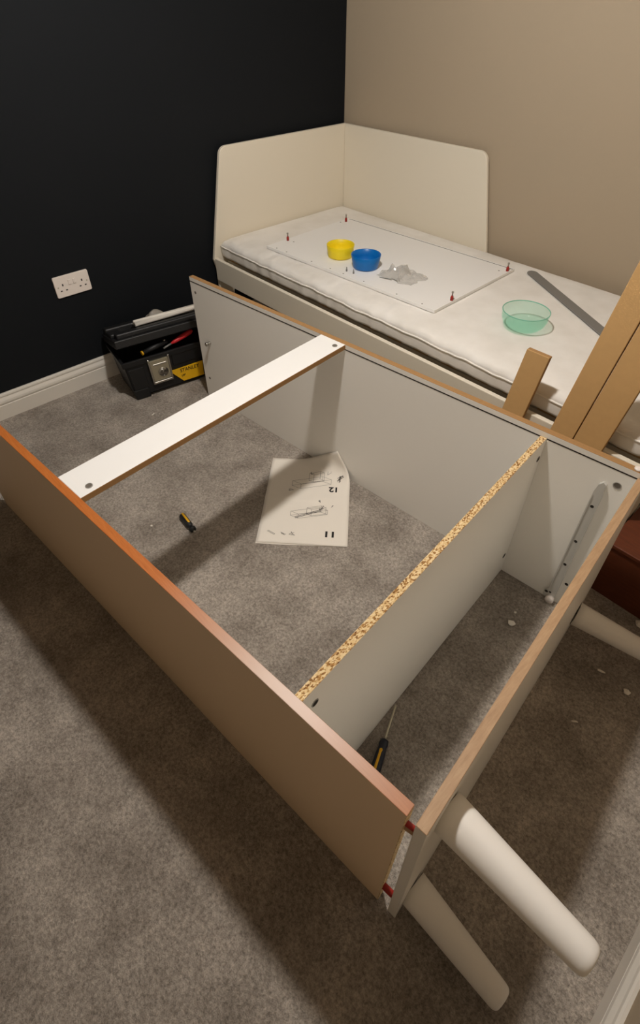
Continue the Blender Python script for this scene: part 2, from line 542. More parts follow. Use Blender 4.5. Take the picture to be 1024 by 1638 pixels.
# drawer runner screwed to the far panel
VI = WW - TT
rn_pts = [(0.071, 0.012), (0.104, 0.012), (0.104, 0.032), (0.0955, 0.05), (0.0945, 0.40), (0.0935, 0.452), (0.0895, 0.477), (0.0810, 0.4875), (0.0735, 0.482), (0.071, 0.462)]
bmr = prism(rn_pts, 0.0, 0.009, lambda a, b, d: wp(a, VI - d, b))
merge(bmr, prism([(0.071, 0.04), (0.0735, 0.04), (0.0735, 0.476), (0.071, 0.45)], 0.008, 0.0125, lambda a, b, d: wp(a, VI - d, b)))
merge(bmr, prism([(0.0920, 0.05), (0.0945, 0.05), (0.0940, 0.38), (0.0915, 0.44)], 0.008, 0.0115, lambda a, b, d: wp(a, VI - d, b)))
rn = obj('drawer_runner', bmr, M_RUNNER, pb)
rn['label'] = 'galvanised drawer runner'
for u, z, dv, r in ((0.0825, 0.405, 0.009, 0.0045), (0.0825, 0.271, 0.009, 0.0045), (0.0825, 0.173, 0.009, 0.0045), (0.058, 0.094, 0.0, 0.005), (0.0975, 0.034, 0.009, 0.005), (0.087, 0.038, 0.009, 0.0035)):
    obj('screw_hole', disc(wp(u, VI - dv, z), -VA, r), M_DARK, pb)
ww_ = wp(0.080, VI - 0.009, 0.0175)
bm = bmesh.new()
add_tube(bm, [(ww_, 0.0125), (ww_ - VA * 0.012, 0.0125), (ww_ - VA * 0.014, 0.0105), (ww_ - VA * 0.014, 0.0076), (ww_ - VA * 0.0126, 0.0074)], 24)
wl = obj('runner_wheel', bm, M_SOCKET, pb, recenter=True)
obj('axle_hole', disc(ww_ - VA * 0.0128, -VA, 0.0070), M_DARK, pb)

# red and pale dowels showing in the gaping near joint
for z, c in ((0.492, M_RED), (0.476, M_OAK), (0.105, M_RED), (0.085, M_RED)):
    a = wE((TE - 0.002, 0.008, z)); b = wA((UN + 0.012, 0.0075, z + 0.004))
    obj('dowel', tube([(a, 0.0042), (a.lerp(b, 0.5), 0.0046), (b, 0.0042)], 14), c, wr)

# three tapering round legs screwed under the base board
def leg(a, b, r0, r1):
    a, b = Vector(a), Vector(b); d = (b - a).normalized(); Lg = (b - a).length
    rr = [(a, r0)]
    for i in range(1, 13):
        t = i / 12; rr.append((a.lerp(b, t * (1 - 0.012 / Lg)), r0 + (r1 - r0) * t))
    for t in (30, 55, 75, 90):
        s = math.radians(t); rr.append((b - d * 0.012 * (1 - math.sin(s)), r1 - 0.008 * (1 - math.cos(s))))
    return tube(rr, 40)


def wE0(u, v, z): return wE((u, v, z))


LEGS = [((0.0, 0.072, 0.450), (-0.237, 0.050, 0.452)), ((0.0, 0.052, 0.052), (-0.221, 0.029, 0.040)), ((0.0, 0.832, 0.098), (-0.25, 0.862, 0.075))]
for i, (a, b) in enumerate(LEGS):
    lg = obj('leg', leg(wE(a), wp(*b), 0.0335, 0.0235), M_FOOTWHITE, wr)

# ------------------------------------------------------------------ the bed in the corner
BX1 = 2.075
bed = thing('junior_bed', (1.05, -0.45, 0), 'white junior bed in the corner with high headboard and side guard', 'bed')
HB = [(-0.018, 0.0), (-0.018, 0.865)] + [(y, z) for y, z in arc(-0.757, 0.825, 0.040, 90, 170, 7)] + [(-0.884, 0.415), (-0.888, 0.395), (-0.876, 0.345), (-0.872, 0.0), (-0.800, 0.0), (-0.795, 0.20)] + \
     [(y, z) for y, z in arc(-0.735, 0.20, 0.06, 180, 90, 5)] + [(-0.16, 0.26)] + [(y, z) for y, z in arc(-0.16, 0.20, 0.06, 90, 0, 5)] + [(-0.095, 0.0)]
obj('headboard', prism(HB, 0.018, 0.036, lambda a, b, d: Vector((d, a, b)), 0.004, 3), M_BEDWHITE, bed)
SG = [(0.037, 0.30), (0.037, 0.865)] + [(x, z) for x, z in arc(0.848, 0.823, 0.042, 90, 12, 7)] + [(0.975, 0.44), (0.985, 0.40), (0.985, 0.30)]
obj('side_guard', prism(SG, -0.014, -0.031, lambda a, b, d: Vector((a, d, b)), 0.004, 3), M_BEDWHITE, bed)
FB = [(-0.018, 0.0), (-0.018, 0.40), (-0.08, 0.46), (-0.80, 0.46), (-0.872, 0.40), (-0.872, 0.0), (-0.800, 0.0), (-0.795, 0.22), (-0.72, 0.26), (-0.16, 0.26), (-0.10, 0.22), (-0.095, 0.0)]
obj('footboard', prism(FB, BX1, BX1 + 0.018, lambda a, b, d: Vector((d, a, b)), 0.003, 2), M_BEDWHITE, bed)
bm = box((0.036, -0.886, 0.298), (BX1, -0.868, 0.402), 0.002)
fr = obj('front_rail', bm, M_BEDWHITE, bed)
obj('rear_rail', box((0.037, -0.052, 0.30), (BX1, -0.032, 0.392), 0.002), M_BEDWHITE, bed)
ns = 16
for i in range(ns):
    x = 0.06 + (BX1 - 0.16) * i / (ns - 1)
    obj('slat', box((x, -0.815, 0.378), (x + 0.07, -0.053, 0.394), 0.002), M_MDF, bed)
obj('slat_bearer', box((0.037, -0.815, 0.34), (BX1 - 0.001, -0.79, 0.3775), 0.001), M_BEDWHITE, bed)
obj('cross_bearer', box((0.037, -0.055, 0.355), (BX1 - 0.01, -0.0525, 0.3775), 0.0), M_BEDWHITE, bed)

# mattress: loft of rounded cross-sections, quilted and puckered
MX0, MX1, MY0, MY1, MZ0, MZ1 = 0.040, 2.06, -0.852, -0.036, 0.3945, 0.486
mt = thing('mattress', (1.05, -0.45, MZ0), 'white quilted cot mattress with piped edge lying on the bed', 'mattress')


def mattress():
    bm = bmesh.new()
    NX = 230
    seam = 0.452
    prof = []
    # (y offset from the front, z, crown weight): front face up, over the top, down the back
    for t in range(7):
        f = t / 6; prof.append((0.004 * (1 - f) ** 2 + 0.001, MZ0 + 0.012 + (seam - MZ0 - 0.012) * f, 0.0))
    prof.insert(0, (0.014, MZ0 + 0.005, 0)); prof.insert(0, (0.05, MZ0 + 0.002, 0))
    for t in range(1, 9):
        s = math.radians(90 * t / 8); prof.append((0.001 + 0.036 * (1 - math.cos(s)), seam + 0.003 + (MZ1 - seam - 0.006) * math.sin(s), t / 8))
    for t in range(1, 34):
        prof.append((0.037 + (MY1 - MY0 - 0.074) * t / 34, MZ1, 1.0))
    back = []
    for o_, z, w in prof[:17][::-1]: back.append(((MY1 - MY0) - o_, z, w))
    prof += back
    rings = []
    for i in range(NX + 1):
        f = i / NX; x = MX0 + (MX1 - MX0) * f
        e = min(i, NX - i) / 4.0
        sh = 0.0 if e >= 1 else 0.02 * (1 - math.sqrt(max(0, 1 - (1 - e) ** 2)))
        ring = []
        for o_, z, w in prof:
            y = MY0 + o_
            n1 = noise.noise(Vector((x * 26, y * 5, 1.3)))
            n2 = noise.noise(Vector((x * 6, y * 7, 7.7)))
            n3 = noise.noise(Vector((x * 14 + y * 10, y * 16 - x * 5, 3.1)))
            edge = math.exp(-o_ / 0.07)
            dz = w * (0.0075 * n1 * edge + 0.0035 * noise.noise(Vector((x * 55 + 14 * y, y * 9, 6.3))) * math.exp(-o_ / 0.11) + 0.0032 * n3 * (0.3 + edge) * (1.0 if x > 1.1 or o_ < 0.12 else 0.3) - 0.004 * edge * 0.2)
            dy = 0.0
            if w < 0.7: dy = 0.005 * n1 * (1 - w) + 0.004 * n2
            z2 = z + dz - (sh * (z - (MZ0 + 0.045)) / 0.05 if sh else 0)
            y2 = y + (dy if o_ < 0.4 else -dy)
            y2 = min(y2, -0.0335)
            if w > 0 and 0.24 < x < 1.235 and -0.79 < y < -0.14: z2 = min(z2, 0.4868 + 0.9 * max(0, abs(x - 0.7425) - 0.4775, abs(y + 0.4675) - 0.301))
            if z <= MZ0 + 0.02: z2 = max(z2, MZ0 + 0.0005)
            ring.append(bm.verts.new((x, y2, z2)))
        rings.append(ring)
    n = len(prof)
    for a, b in zip(rings, rings[1:]):
        for k in range(n):
            f = bm.faces.new((a[k], a[(k + 1) % n], b[(k + 1) % n], b[k])); f.smooth = True
    for q in (rings[0], rings[-1]): bm.faces.new(q)
    return bm


obj('cover', mattress(), M_FABRIC, mt, smooth=True)
bm = bmesh.new()
ring = []
for i in range(161):
    x = MX0 + 0.004 + (MX1 - MX0 - 0.008) * i / 160
    n1 = noise.noise(Vector((x * 26, MY0 * 5, 1.3))); n2 = noise.noise(Vector((x * 6, MY0 * 7, 7.7)))
    ring.append(((x, MY0 + 0.0005 + 0.005 * n1 + 0.004 * n2, 0.4535 + 0.0015 * math.sin(x * 31)), 0.0032))
add_tube(bm, ring, 8)
obj('piping', bm, M_PIPING, mt, smooth=True)

# ------------------------------------------------------------------ white panel lying on the mattress
PZ0, PZ1 = 0.4880, 0.5000
PC = [Vector((0.289, -0.762, 0)), Vector((1.212, -0.716, 0)), Vector((1.197, -0.170, 0)), Vector((0.268, -0.214, 0))]


def pq(s, r, z):
    a = PC[0].lerp(PC[1], s); b = PC[3].lerp(PC[2], s)
    q = a.lerp(b, r); q.z = z; return q


dp = thing('loose_panel', pq(0.5, 0.5, PZ0), 'loose white board lying flat on the mattress, set with red cam pins', 'board')
bm = bmesh.new(); add_box(bm, (0, 0, PZ0), (1, 1, PZ1), 0.0008, 1, fn=lambda c: pq(c.x, c.y, c.z))
obj('board', bm, M_WHITE, dp)
obj('groove', box((0.012, 0.9765, PZ1 - 0.002), (0.9985, 0.982, PZ1 + 0.0003), 0, fn=lambda c: pq(c.x, c.y, c.z)), M_GROOVE, dp)


def inv_panel(x, y):
    s, r = 0.5, 0.5
    for _ in range(30):
        q = pq(s, r, 0); ex, ey = x - q.x, y - q.y
        ds = pq(s + 1e-4, r, 0) - q; dr = pq(s, r + 1e-4, 0) - q
        a, b, c, d = ds.x / 1e-4, dr.x / 1e-4, ds.y / 1e-4, dr.y / 1e-4
        det = a * d - b * c
        s += (d * ex - b * ey) / det; r += (-c * ex + a * ey) / det
    return s, r


for x, y, hx, hy in ((0.298, -0.266, 0.286, -0.292), (0.303, -0.648, 0.335, -0.640), (1.190, -0.213, 1.165, -0.235), (1.203, -0.604, 1.222, -0.588)):
    c = Vector((x, y, PZ1))
    pin = obj('cam_pin', tube([(c + ZV * 0.018, 0.0026), (c + ZV * 0.028, 0.0026), (c + ZV * 0.0285, 0.0042), (c + ZV * 0.034, 0.0042), (c + ZV * 0.035, 0.003)], 12), M_STEEL, dp)
    pin['label'] = 'steel pin with red collar'
    obj('collar', tube([(c, 0.0058), (c + ZV * 0.012, 0.0058), (c + ZV * 0.018, 0.0042)], 14), M_RED, pin)
    obj('drill_hole', disc((min(hx, 1.20), hy, PZ1), ZV, 0.0036, 0.0004, 12), M_HOLE, dp)
for s in (0.06, 0.13, 0.30, 0.42, 0.50, 0.62, 0.80, 0.93):
    q = pq(s, 0.022, PZ1)
    obj('drill_hole', disc(q, ZV, 0.0032, 0.0004, 12), M_HOLE, dp)

# bowls
def bowl(r_top, r_bot, h, th, foot):
    return [(0, 0.0), (r_bot * 0.9, 0.0), (r_bot, 0.002), (r_bot + (r_top - r_bot) * 0.25, h * 0.18), (r_bot + (r_top - r_bot) * 0.62, h * 0.55), (r_top, h - 0.001), (r_top - th * 0.3, h),
            (r_top - th, h - 0.001), (r_bot + (r_top - r_bot) * 0.62 - th, h * 0.55), (r_bot + (r_top - r_bot) * 0.25 - th, h * 0.20), (r_bot - th * 1.5, 0.006), (0, 0.005)]


BZ = PZ1 + 0.0003
yb = obj('yellow_bowl', lathe(bowl(0.060, 0.053, 0.052, 0.003, 0), (0.606, -0.604, BZ), 44), M_YBOWL, smooth=True)
tag(yb, 'small round yellow plastic bowl on the white board', 'bowl')
bb = obj('blue_bowl', lathe(bowl(0.062, 0.051, 0.055, 0.003, 0), (0.765, -0.612, BZ), 44), M_BBOWL, smooth=True)
tag(bb, 'small round blue plastic bowl beside the crumpled clear bag', 'bowl')
cap = obj('white_cap', lathe([(0, 0), (0.012, 0), (0.0125, 0.006), (0.009, 0.009), (0, 0.010)], (0.772, -0.600, BZ + 0.0053), 20), M_SOCKET, smooth=True)
tag(cap, 'little white plastic fitting lying in the blue bowl', 'fitting')
MB = (1.487, -0.574, 0.4895)
mb = thing('mint_bowl', MB, 'see-through mint green bowl standing on the bare mattress', 'bowl')
prof = [(0, 0.0), (0.048, 0.0), (0.057, 0.003), (0.070, 0.016), (0.077, 0.034), (0.0795, 0.056), (0.0795, 0.061), (0.0785, 0.062), (0.0772, 0.061), (0.077, 0.056), (0.0745, 0.034), (0.0675, 0.017), (0.055, 0.0055), (0, 0.004)]
obj('bowl_wall', lathe(prof, MB, 56), M_MINT, mb, smooth=True)
obj('rim', lathe([(0.0772, 0.0605), (0.0798, 0.0605), (0.0802, 0.0622), (0.0786, 0.0634), (0.0770, 0.0622), (0.0772, 0.0605)], MB, 56), simple('mint_rim', srgb(126, 190, 166), 0.25), mb, smooth=True)

# the crumpled clear bag of fittings
bag = thing('plastic_bag', (0.935, -0.575, BZ), 'crumpled clear plastic fittings bag on the board beside the blue bowl', 'bag')
bm = bmesh.new()
NB = 26
g = {}
for i in range(NB):
    for j in range(NB):
        s, r = i / (NB - 1), j / (NB - 1)
        w = math.sin(math.pi * s) ** 0.6 * math.sin(math.pi * r) ** 0.6
        nn = noise.noise(Vector((s * 5.5, r * 5.5, 2.2))) + 0.6 * noise.noise(Vector((s * 12, r * 12, 5.2)))
        h = max(0.0006, w * (0.020 + 0.034 * nn) * (1.25 if s < 0.62 else 0.45))
        x = 0.852 + 0.165 * s + 0.016 * noise.noise(Vector((s * 3, r * 3, 9.1)))
        y = -0.645 + 0.125 * r + 0.02 * s + 0.022 * noise.noise(Vector((s * 3, r * 3, 4.4)))
        g[i, j] = bm.verts.new((x, y, BZ + 0.0004 + h))
for i in range(NB - 1):
    for j in range(NB - 1): bm.faces.new((g[i, j], g[i + 1, j], g[i + 1, j + 1], g[i, j + 1]))
obj('polythene', bm, M_BAG, bag)
for k, (a, b) in enumerate((((0.880, -0.650), (0.925, -0.635)), ((0.918, -0.622), (0.950, -0.628)))):
    s_ = obj('long_screw', tube([((a[0], a[1], BZ + 0.003), 0.0012), ((b[0], b[1], BZ + 0.003), 0.0016), ((b[0] + 0.003, b[1] + 0.001, BZ + 0.0034), 0.0032), ((b[0] + 0.005, b[1] + 0.0015, BZ + 0.0034), 0.0032)], 8), M_STEEL)
    tag(s_, ('long thin screw poking out in front of the clear bag', 'shorter screw lying across the front of the clear bag')[k], 'screw', 'screws by the clear bag')
for k, (x, y) in enumerate(((0.742, -0.700), (0.778, -0.696))):
    s_ = obj('metal_pin', tube([((x, y, BZ), 0.0035), ((x, y, BZ + 0.008), 0.0035), ((x, y, BZ + 0.009), 0.0024), ((x, y, BZ + 0.017), 0.0022)], 10), M_DULLSTEEL)
    tag(s_, ('tiny grey metal pin upright before the two bowls, left of the pair', 'tiny grey metal pin right before the blue bowl, right of the pair')[k], 'pin', 'metal pins before the bowls')

# grey steel strip on the mattress, its far end rounded
p0 = Vector((1.246, -0.125, 0.4895)); p1 = Vector((1.80, -0.472, 0.4895))
dd = (p1 - p0); Ls = dd.length; dd.normalize(); nn_ = Vector((-dd.y, dd.x, 0))
hw = 0.0215
pts = [(0.02 + 0.0215 * math.cos(math.radians(a)), hw * math.sin(math.radians(a))) for a in range(90, 271, 20)] + [(Ls, -hw), (Ls, hw)]
st = obj('steel_strip', prism(pts, 0, 0.004, lambda a, b, d: p0 + dd * a + nn_ * b + ZV * d, 0.001, 1), M_DULLSTEEL)
tag(st, 'flat grey metal strip with a rounded end lying across the mattress', 'metal strip')

# ------------------------------------------------------------------ MDF boards standing in the gap behind the wardrobe
def board(name, x0, x1, tilt, height, yb, lean, label, th=0.016):
    bm = bmesh.new()
    def fn(c):
        return Vector((c.x + tilt * c.z, yb + lean * c.z + c.y, c.z))
    n = bmesh.new(); add_box(n, (x0, 0, 0.004), (x1, th, height), 0.0012, 1)
    n.normal_update()
    for f in n.faces: f.material_index = 1 if abs(f.normal.y) < 0.6 else 0
    bm = bmesh.new(); n.verts.index_update()
    mp = [bm.verts.new(fn(v.co)) for v in n.verts]
    for f in n.faces:
        gg = bm.faces.new([mp[v.index] for v in f.verts]); gg.material_index = f.material_index
    n.free()
    o = obj(name, bm, [M_MDF, M_MDFEDGE])
    return tag(o, label, 'board', 'brown boards standing behind the wardrobe')


board('mdf_board', 1.613, 1.684, 0.095, 0.605, -0.938, 0.070, 'short brown MDF board standing alone against the mattress edge')
board('mdf_board', 1.769, 1.837, 0.107, 1.25, -0.938, 0.070, 'tall brown MDF board beside the grey strip, left of the tall pair')
board('mdf_board', 1.840, 1.921, 0.107, 1.22, -0.938, 0.070, 'tall brown MDF board at the right edge, right of the tall pair')

# ------------------------------------------------------------------ toolbox by the navy wall
TO = Vector((0.27, -1.518, 0)); TA = Vector((0.159, 0.987, 0)).normalized(); TB = Vector((-TA.y, TA.x, 0))   # along, towards the wall


def tw(a, b, z): return TO + TA * a + TB * b + ZV * z


tbx = thing('toolbox', tw(0.22, 0.11, 0), 'black plastic toolbox with yellow label, lid ajar, by the navy wall', 'toolbox')


def flare(c):
    k = (c.z / 0.2)
    a = c.x + (-0.022 + 0.044 * c.x / 0.42) * k
    b = c.y + (-0.004 if c.y < 0.1 else 0.016) * k
    return tw(a, b, c.z)


# open-topped tub: walls and floor
def tub():
    bm = bmesh.new(); Lb, Db, H, w = 0.42, 0.195, 0.190, 0.006
    for lo_, hi_ in (((0, 0, 0.012), (Lb, w, H)), ((0, Db - w, 0.012), (Lb, Db, H)), ((0, 0, 0.012), (w, Db, H)), ((Lb - w, 0, 0.012), (Lb, Db, H)), ((0, 0, 0.012), (Lb, Db, 0.02))):
        add_box(bm, lo_, hi_, 0.002, 2, flare)
    for lo_, hi_ in (((-0.006, -0.008, H - 0.02), (Lb + 0.006, 0.004, H + 0.006)), ((-0.008, -0.006, H - 0.02), (0.004, Db + 0.006, H + 0.006)), ((Lb - 0.004, -0.006, H - 0.02), (Lb + 0.008, Db + 0.006, H + 0.006)), ((-0.006, Db - 0.004, H - 0.02), (Lb + 0.006, Db + 0.006, H + 0.006))):
        add_box(bm, lo_, hi_, 0.003, 2, flare)
    # feet and front ribs
    for a in (0.0, Lb - 0.065):
        add_box(bm, (a, -0.006, 0.0), (a + 0.065, 0.05, 0.05), 0.005, 2, flare)
        add_box(bm, (a, Db - 0.05, 0.0), (a + 0.065, Db, 0.03), 0.005, 2, flare)
        add_box(bm, (a + 0.006, -0.004, 0.05), (a + 0.07, 0.002, 0.155), 0.003, 2, flare)
    add_box(bm, (0.19, -0.005, 0.118), (0.34, 0.003, 0.172), 0.003, 2, flare)
    return bm


obj('tub', tub(), M_BLACK, tbx)
ang = math.radians(15.5)


def lidf(c):
    # hinge along the back top edge
    hy, hz = 0.215, 0.202
    dy, dz = c.y - hy, c.z - hz
    y = hy + dy * math.cos(ang) - (-dz) * math.sin(ang) * 0 + dz * math.sin(ang)
    z = hz - dy * math.sin(ang) + dz * math.cos(ang)
    return tw(c.x, y, z)


bm = bmesh.new()
add_box(bm, (-0.03, -0.014, 0.202), (0.45, 0.006, 0.236), 0.004, 2, lidf)
add_box(bm, (-0.03, -0.010, 0.222), (0.45, 0.217, 0.234), 0.004, 2, lidf)
add_box(bm, (-0.03, -0.008, 0.202), (-0.018, 0.217, 0.236), 0.004, 2, lidf)
add_box(bm, (0.438, -0.008, 0.202), (0.45, 0.217, 0.236), 0.004, 2, lidf)
add_box(bm, (-0.03, 0.206, 0.202), (0.45, 0.217, 0.236), 0.004, 2, lidf)
for lo_, hi_ in (((-0.01, 0.012, 0.232), (0.43, 0.062, 0.256)), ((-0.024, 0.150, 0.232), (0.444, 0.205, 0.262)), ((-0.024, 0.06, 0.232), (0.03, 0.152, 0.252)), ((0.39, 0.06, 0.232), (0.444, 0.152, 0.252))):
    add_box(bm, lo_, hi_, 0.006, 2, lidf)
lid = obj('lid', bm, M_BLACK2, tbx); lid['label'] = 'black lid propped ajar'
obj('carry_handle', tube([(lidf(Vector((0.07, 0.105, 0.236))), 0.008), (lidf(Vector((0.085, 0.105, 0.249))), 0.009), (lidf(Vector((0.335, 0.105, 0.249))), 0.009), (lidf(Vector((0.35, 0.105, 0.236))), 0.008)], 12), M_BLACK, lid)
# latch: framed zinc plate with a dished boss
lt = obj('latch', box((0.094, -0.016, 0.072), (0.170, -0.0045, 0.176), 0.002, 2, flare), M_ZINC, tbx); lt['label'] = 'shiny metal latch plate'
bm = bmesh.new()
for lo_, hi_ in (((0.088, -0.018, 0.062), (0.094, -0.003, 0.186)), ((0.170, -0.018, 0.062), (0.176, -0.003, 0.186)), ((0.088, -0.018, 0.060), (0.176, -0.003, 0.070))):
    add_box(bm, lo_, hi_, 0.001, 1, flare)
obj('latch_frame', bm, M_STEEL, lt)
bm = bmesh.new(); cc = flare(Vector((0.140, -0.016, 0.112)))
add_tube(bm, [(cc, 0.022), (cc - TB * 0.004, 0.022), (cc - TB * 0.006, 0.016), (cc - TB * 0.003, 0.008)], 24)
obj('latch_boss', bm, M_STEEL, lt)
bm = box((0.105, -0.0185, 0.150), (0.160, -0.0155, 0.158), 0.001, 1, flare); obj('latch_ridge', bm, M_STEEL, lt)
# yellow label with its lettering
lab = [(0.178, 0.095), (0.322, 0.100), (0.322, 0.026), (0.222, 0.026), (0.178, 0.082)]
lb = obj('label_plate', prism(lab, -0.0062, -0.0035, lambda a, b, d: flare(Vector((a, d, b)))), M_YELLOWLAB, tbx); lb['label'] = 'yellow maker label'
obj('second_latch', box((0.318, -0.015, 0.034), (0.36, -0.0065, 0.13), 0.002, 2, flare), M_BLACK, tbx)
obj('catch_slot', box((0.329, -0.017, 0.055), (0.352, -0.0145, 0.086), 0.002, 2, flare), M_ZINC, tbx)


def text_mesh(body, size, bold=0.0):
    cu = bpy.data.curves.new('lettering', 'FONT'); cu.body = body; cu.size = size; cu.offset = bold
    cu.resolution_u = 3
    o = bpy.data.objects.new('lettering', cu); COL.objects.link(o)
    dg = bpy.context.evaluated_depsgraph_get()
    me = bpy.data.meshes.new_from_object(o.evaluated_get(dg))
    bpy.data.objects.remove(o); bpy.data.curves.remove(cu)
    return me


def text_obj(name, body, size, bold, fn, mat, parent, width=None):
    me = text_mesh(body, size, bold)
    w = max(v.co.x for v in me.vertices)
    k = (width / w) if width else 1.0
    for v in me.vertices: v.co = fn(v.co.x * k, v.co.y)
    return obj(name, me, mat, parent)


text_obj('lettering', 'STANLEY', 0.026, 0.0003, lambda a, b: flare(Vector((0.212 + a, -0.0072, 0.074 + b))), M_YELLOWTXT, lb, 0.088)
text_obj('lettering', '19"', 0.015, 0.0004, lambda a, b: flare(Vector((0.214 + a, -0.0072, 0.050 + b))), M_YELLOWTXT, lb)

# tools seen in the gap, the tube and the grey bag on the lid
rt_ = thing('pliers', tw(0.24, 0.03, 0.196), 'red-handled pliers showing in the open toolbox', 'pliers')
a, b = tw(0.205, 0.020, 0.209), tw(0.315, 0.040, 0.232)
obj('grip', tube([(a, 0.004), (a.lerp(b, .2), 0.009), (a.lerp(b, .6), 0.0115), (a.lerp(b, .9), 0.011), (b, 0.006)], 14), M_REDGRIP, rt_)
obj('jaw', tube([(a + (a - b) * 0.35, 0.004), (a, 0.004)], 10), M_DULLSTEEL, rt_)
bt_ = thing('black_handled_tool', tw(0.12, 0.04, 0.196), 'black-handled tool with a pale collar lying in the open toolbox', 'tool')
a, b = tw(0.075, 0.010, 0.210), tw(0.19, 0.03, 0.222)
obj('grip', tube([(a, 0.009), (a.lerp(b, .5), 0.012), (b, 0.010)], 14), M_BLACK2, bt_)
obj('collar', tube([(a + (a - b).normalized() * 0.007, 0.0098), (a, 0.0098)], 14), M_HANDLEY, bt_)
obj('rivet', lathe([(0.006, 0), (0.005, 0.004), (0, 0.006)], a.lerp(b, 0.92) + ZV * 0.009, 12), M_STEEL, bt_)
a, b = lidf(Vector((0.088, 0.070, 0.2705))), lidf(Vector((0.43, 0.082, 0.2705)))
tb_ = obj('plastic_tube', tube([(a, 0.0105), (a, 0.0135), (b, 0.0135), (b, 0.0105)], 20), M_TUBE)
tag(tb_, 'white plastic tube lying along the toolbox lid', 'tube')
bm = bmesh.new()
g = {}
for i in range(14):
    for j in range(10):
        s, r = i / 13, j / 9
        w = math.sin(math.pi * s) * math.sin(math.pi * r)
        h = 0.0005 + w * (0.032 + 0.02 * noise.noise(Vector((s * 4, r * 4, 1.1))))
        q = lidf(Vector((0.155 + 0.085 * s, 0.088 + 0.09 * r, 0.2625)))
        g[i, j] = bm.verts.new(q + ZV * h + TA * 0.008 * noise.noise(Vector((s * 3, r * 3, 8.1))))
for i in range(13):
    for j in range(9): bm.faces.new((g[i, j], g[i + 1, j], g[i + 1, j + 1], g[i, j + 1]))
rg = obj('crumpled_bag', bm, M_GREYRAG)
tag(rg, 'small crumpled grey bag on the toolbox lid behind the tube', 'bag')

# ------------------------------------------------------------------ double socket on the navy wall
SY, SZ = -1.6304, 0.42185
sk = thing('wall_socket', (0, SY + 0.073, SZ), 'white double plug socket on the navy wall', 'socket')


def sp(y, z, x): return Vector((x, SY + y, SZ + z))


rc = arc(0.140, 0.080, 0.006, 0, 90, 4) + arc(0.006, 0.080, 0.006, 90, 180, 4) + arc(0.006, 0.006, 0.006, 180, 270, 4) + arc(0.140, 0.006, 0.006, 270, 360, 4)
obj('face_plate', prism(rc, 0.0, 0.009, lambda a, b, d: sp(a, b, d), 0.002, 2), M_SOCKET, sk)
for c in (0.057, 0.077):
    obj('rocker_switch', box((0.009, SY + c, SZ + 0.046), (0.0125, SY + c + 0.011, SZ + 0.066), 0.0012, 2), M_SOCKET, sk)
for c in (0.033, 0.113):
    for dy, dz, w, h in ((0, 0.050, 0.005, 0.009), (-0.011, 0.027, 0.0075, 0.0045), (0.011, 0.027, 0.0075, 0.0045)):
        obj('pin_slot', box((0.0088, SY + c + dy - w / 2, SZ + dz - h / 2), (0.0094, SY + c + dy + w / 2, SZ + dz + h / 2)), M_DARK, sk)
for c in (0.0128, 0.1332):
    obj('fixing_screw', disc(sp(c, 0.043, 0.009), (1, 0, 0), 0.0028, 0.0006, 12), M_ZINC, sk)

# ------------------------------------------------------------------ instruction sheet curling up the far panel
NL = Vector((1.277, -1.628, 0)); E1 = Vector((0.221, 0.209, 0)).normalized(); E2 = Vector((-0.292, 0.307, 0)).normalized()
V0, RB = 0.858, 0.048


def paper(s, r, lift=0.0):
    q = NL + E1 * s + E2 * r
    v = (q - W0).dot(VA); q0 = q - VA * v
    z = 0.0035 + 0.0012 * math.sin(s * 16) * math.sin(r * 11 + 1)
    z += 0.0035 * math.exp(-((r - 0.212) / 0.012) ** 2)
    nrm = Vector((0, 0, 1))
    if v > V0:
        a = (v - V0) / RB
        if a < math.pi / 2:
            v2 = V0 + RB * math.sin(a); z += RB * (1 - math.cos(a)); nrm = Vector((0, 0, 1)) * math.cos(a) - VA * math.sin(a)
        else:
            v2 = V0 + RB; z += RB + (v - V0 - RB * math.pi / 2); nrm = -VA
        v = v2
    return q0 + VA * v + ZV * z + nrm * lift


PWD, PHT = 0.302, 0.422
ins = thing('instruction_sheet', paper(PWD / 2, PHT / 2) * 1.0, 'unfolded paper assembly sheet with steps 11 and 12 on the carpet', 'paper')
bm = bmesh.new(); NS, NR = 24, 36; top = {}; bot = {}
for i in range(NS + 1):
    for j in range(NR + 1):
        top[i, j] = bm.verts.new(paper(PWD * i / NS, PHT * j / NR, 0.0003)); bot[i, j] = bm.verts.new(paper(PWD * i / NS, PHT * j / NR, -0.0003))
for i in range(NS):
    for j in range(NR):
        f = bm.faces.new((top[i, j], top[i + 1, j], top[i + 1, j + 1], top[i, j + 1])); f.smooth = True
        f = bm.faces.new((bot[i, j], bot[i, j + 1], bot[i + 1, j + 1], bot[i + 1, j])); f.smooth = True
for i in range(NS):
    for j in (0, NR): bm.faces.new((top[i, j], top[i + 1, j], bot[i + 1, j], bot[i, j]))
for j in range(NR):
    for i in (0, NS): bm.faces.new((top[i, j], top[i, j + 1], bot[i, j + 1], bot[i, j]))
obj('sheet', bm, M_PAPER, ins)
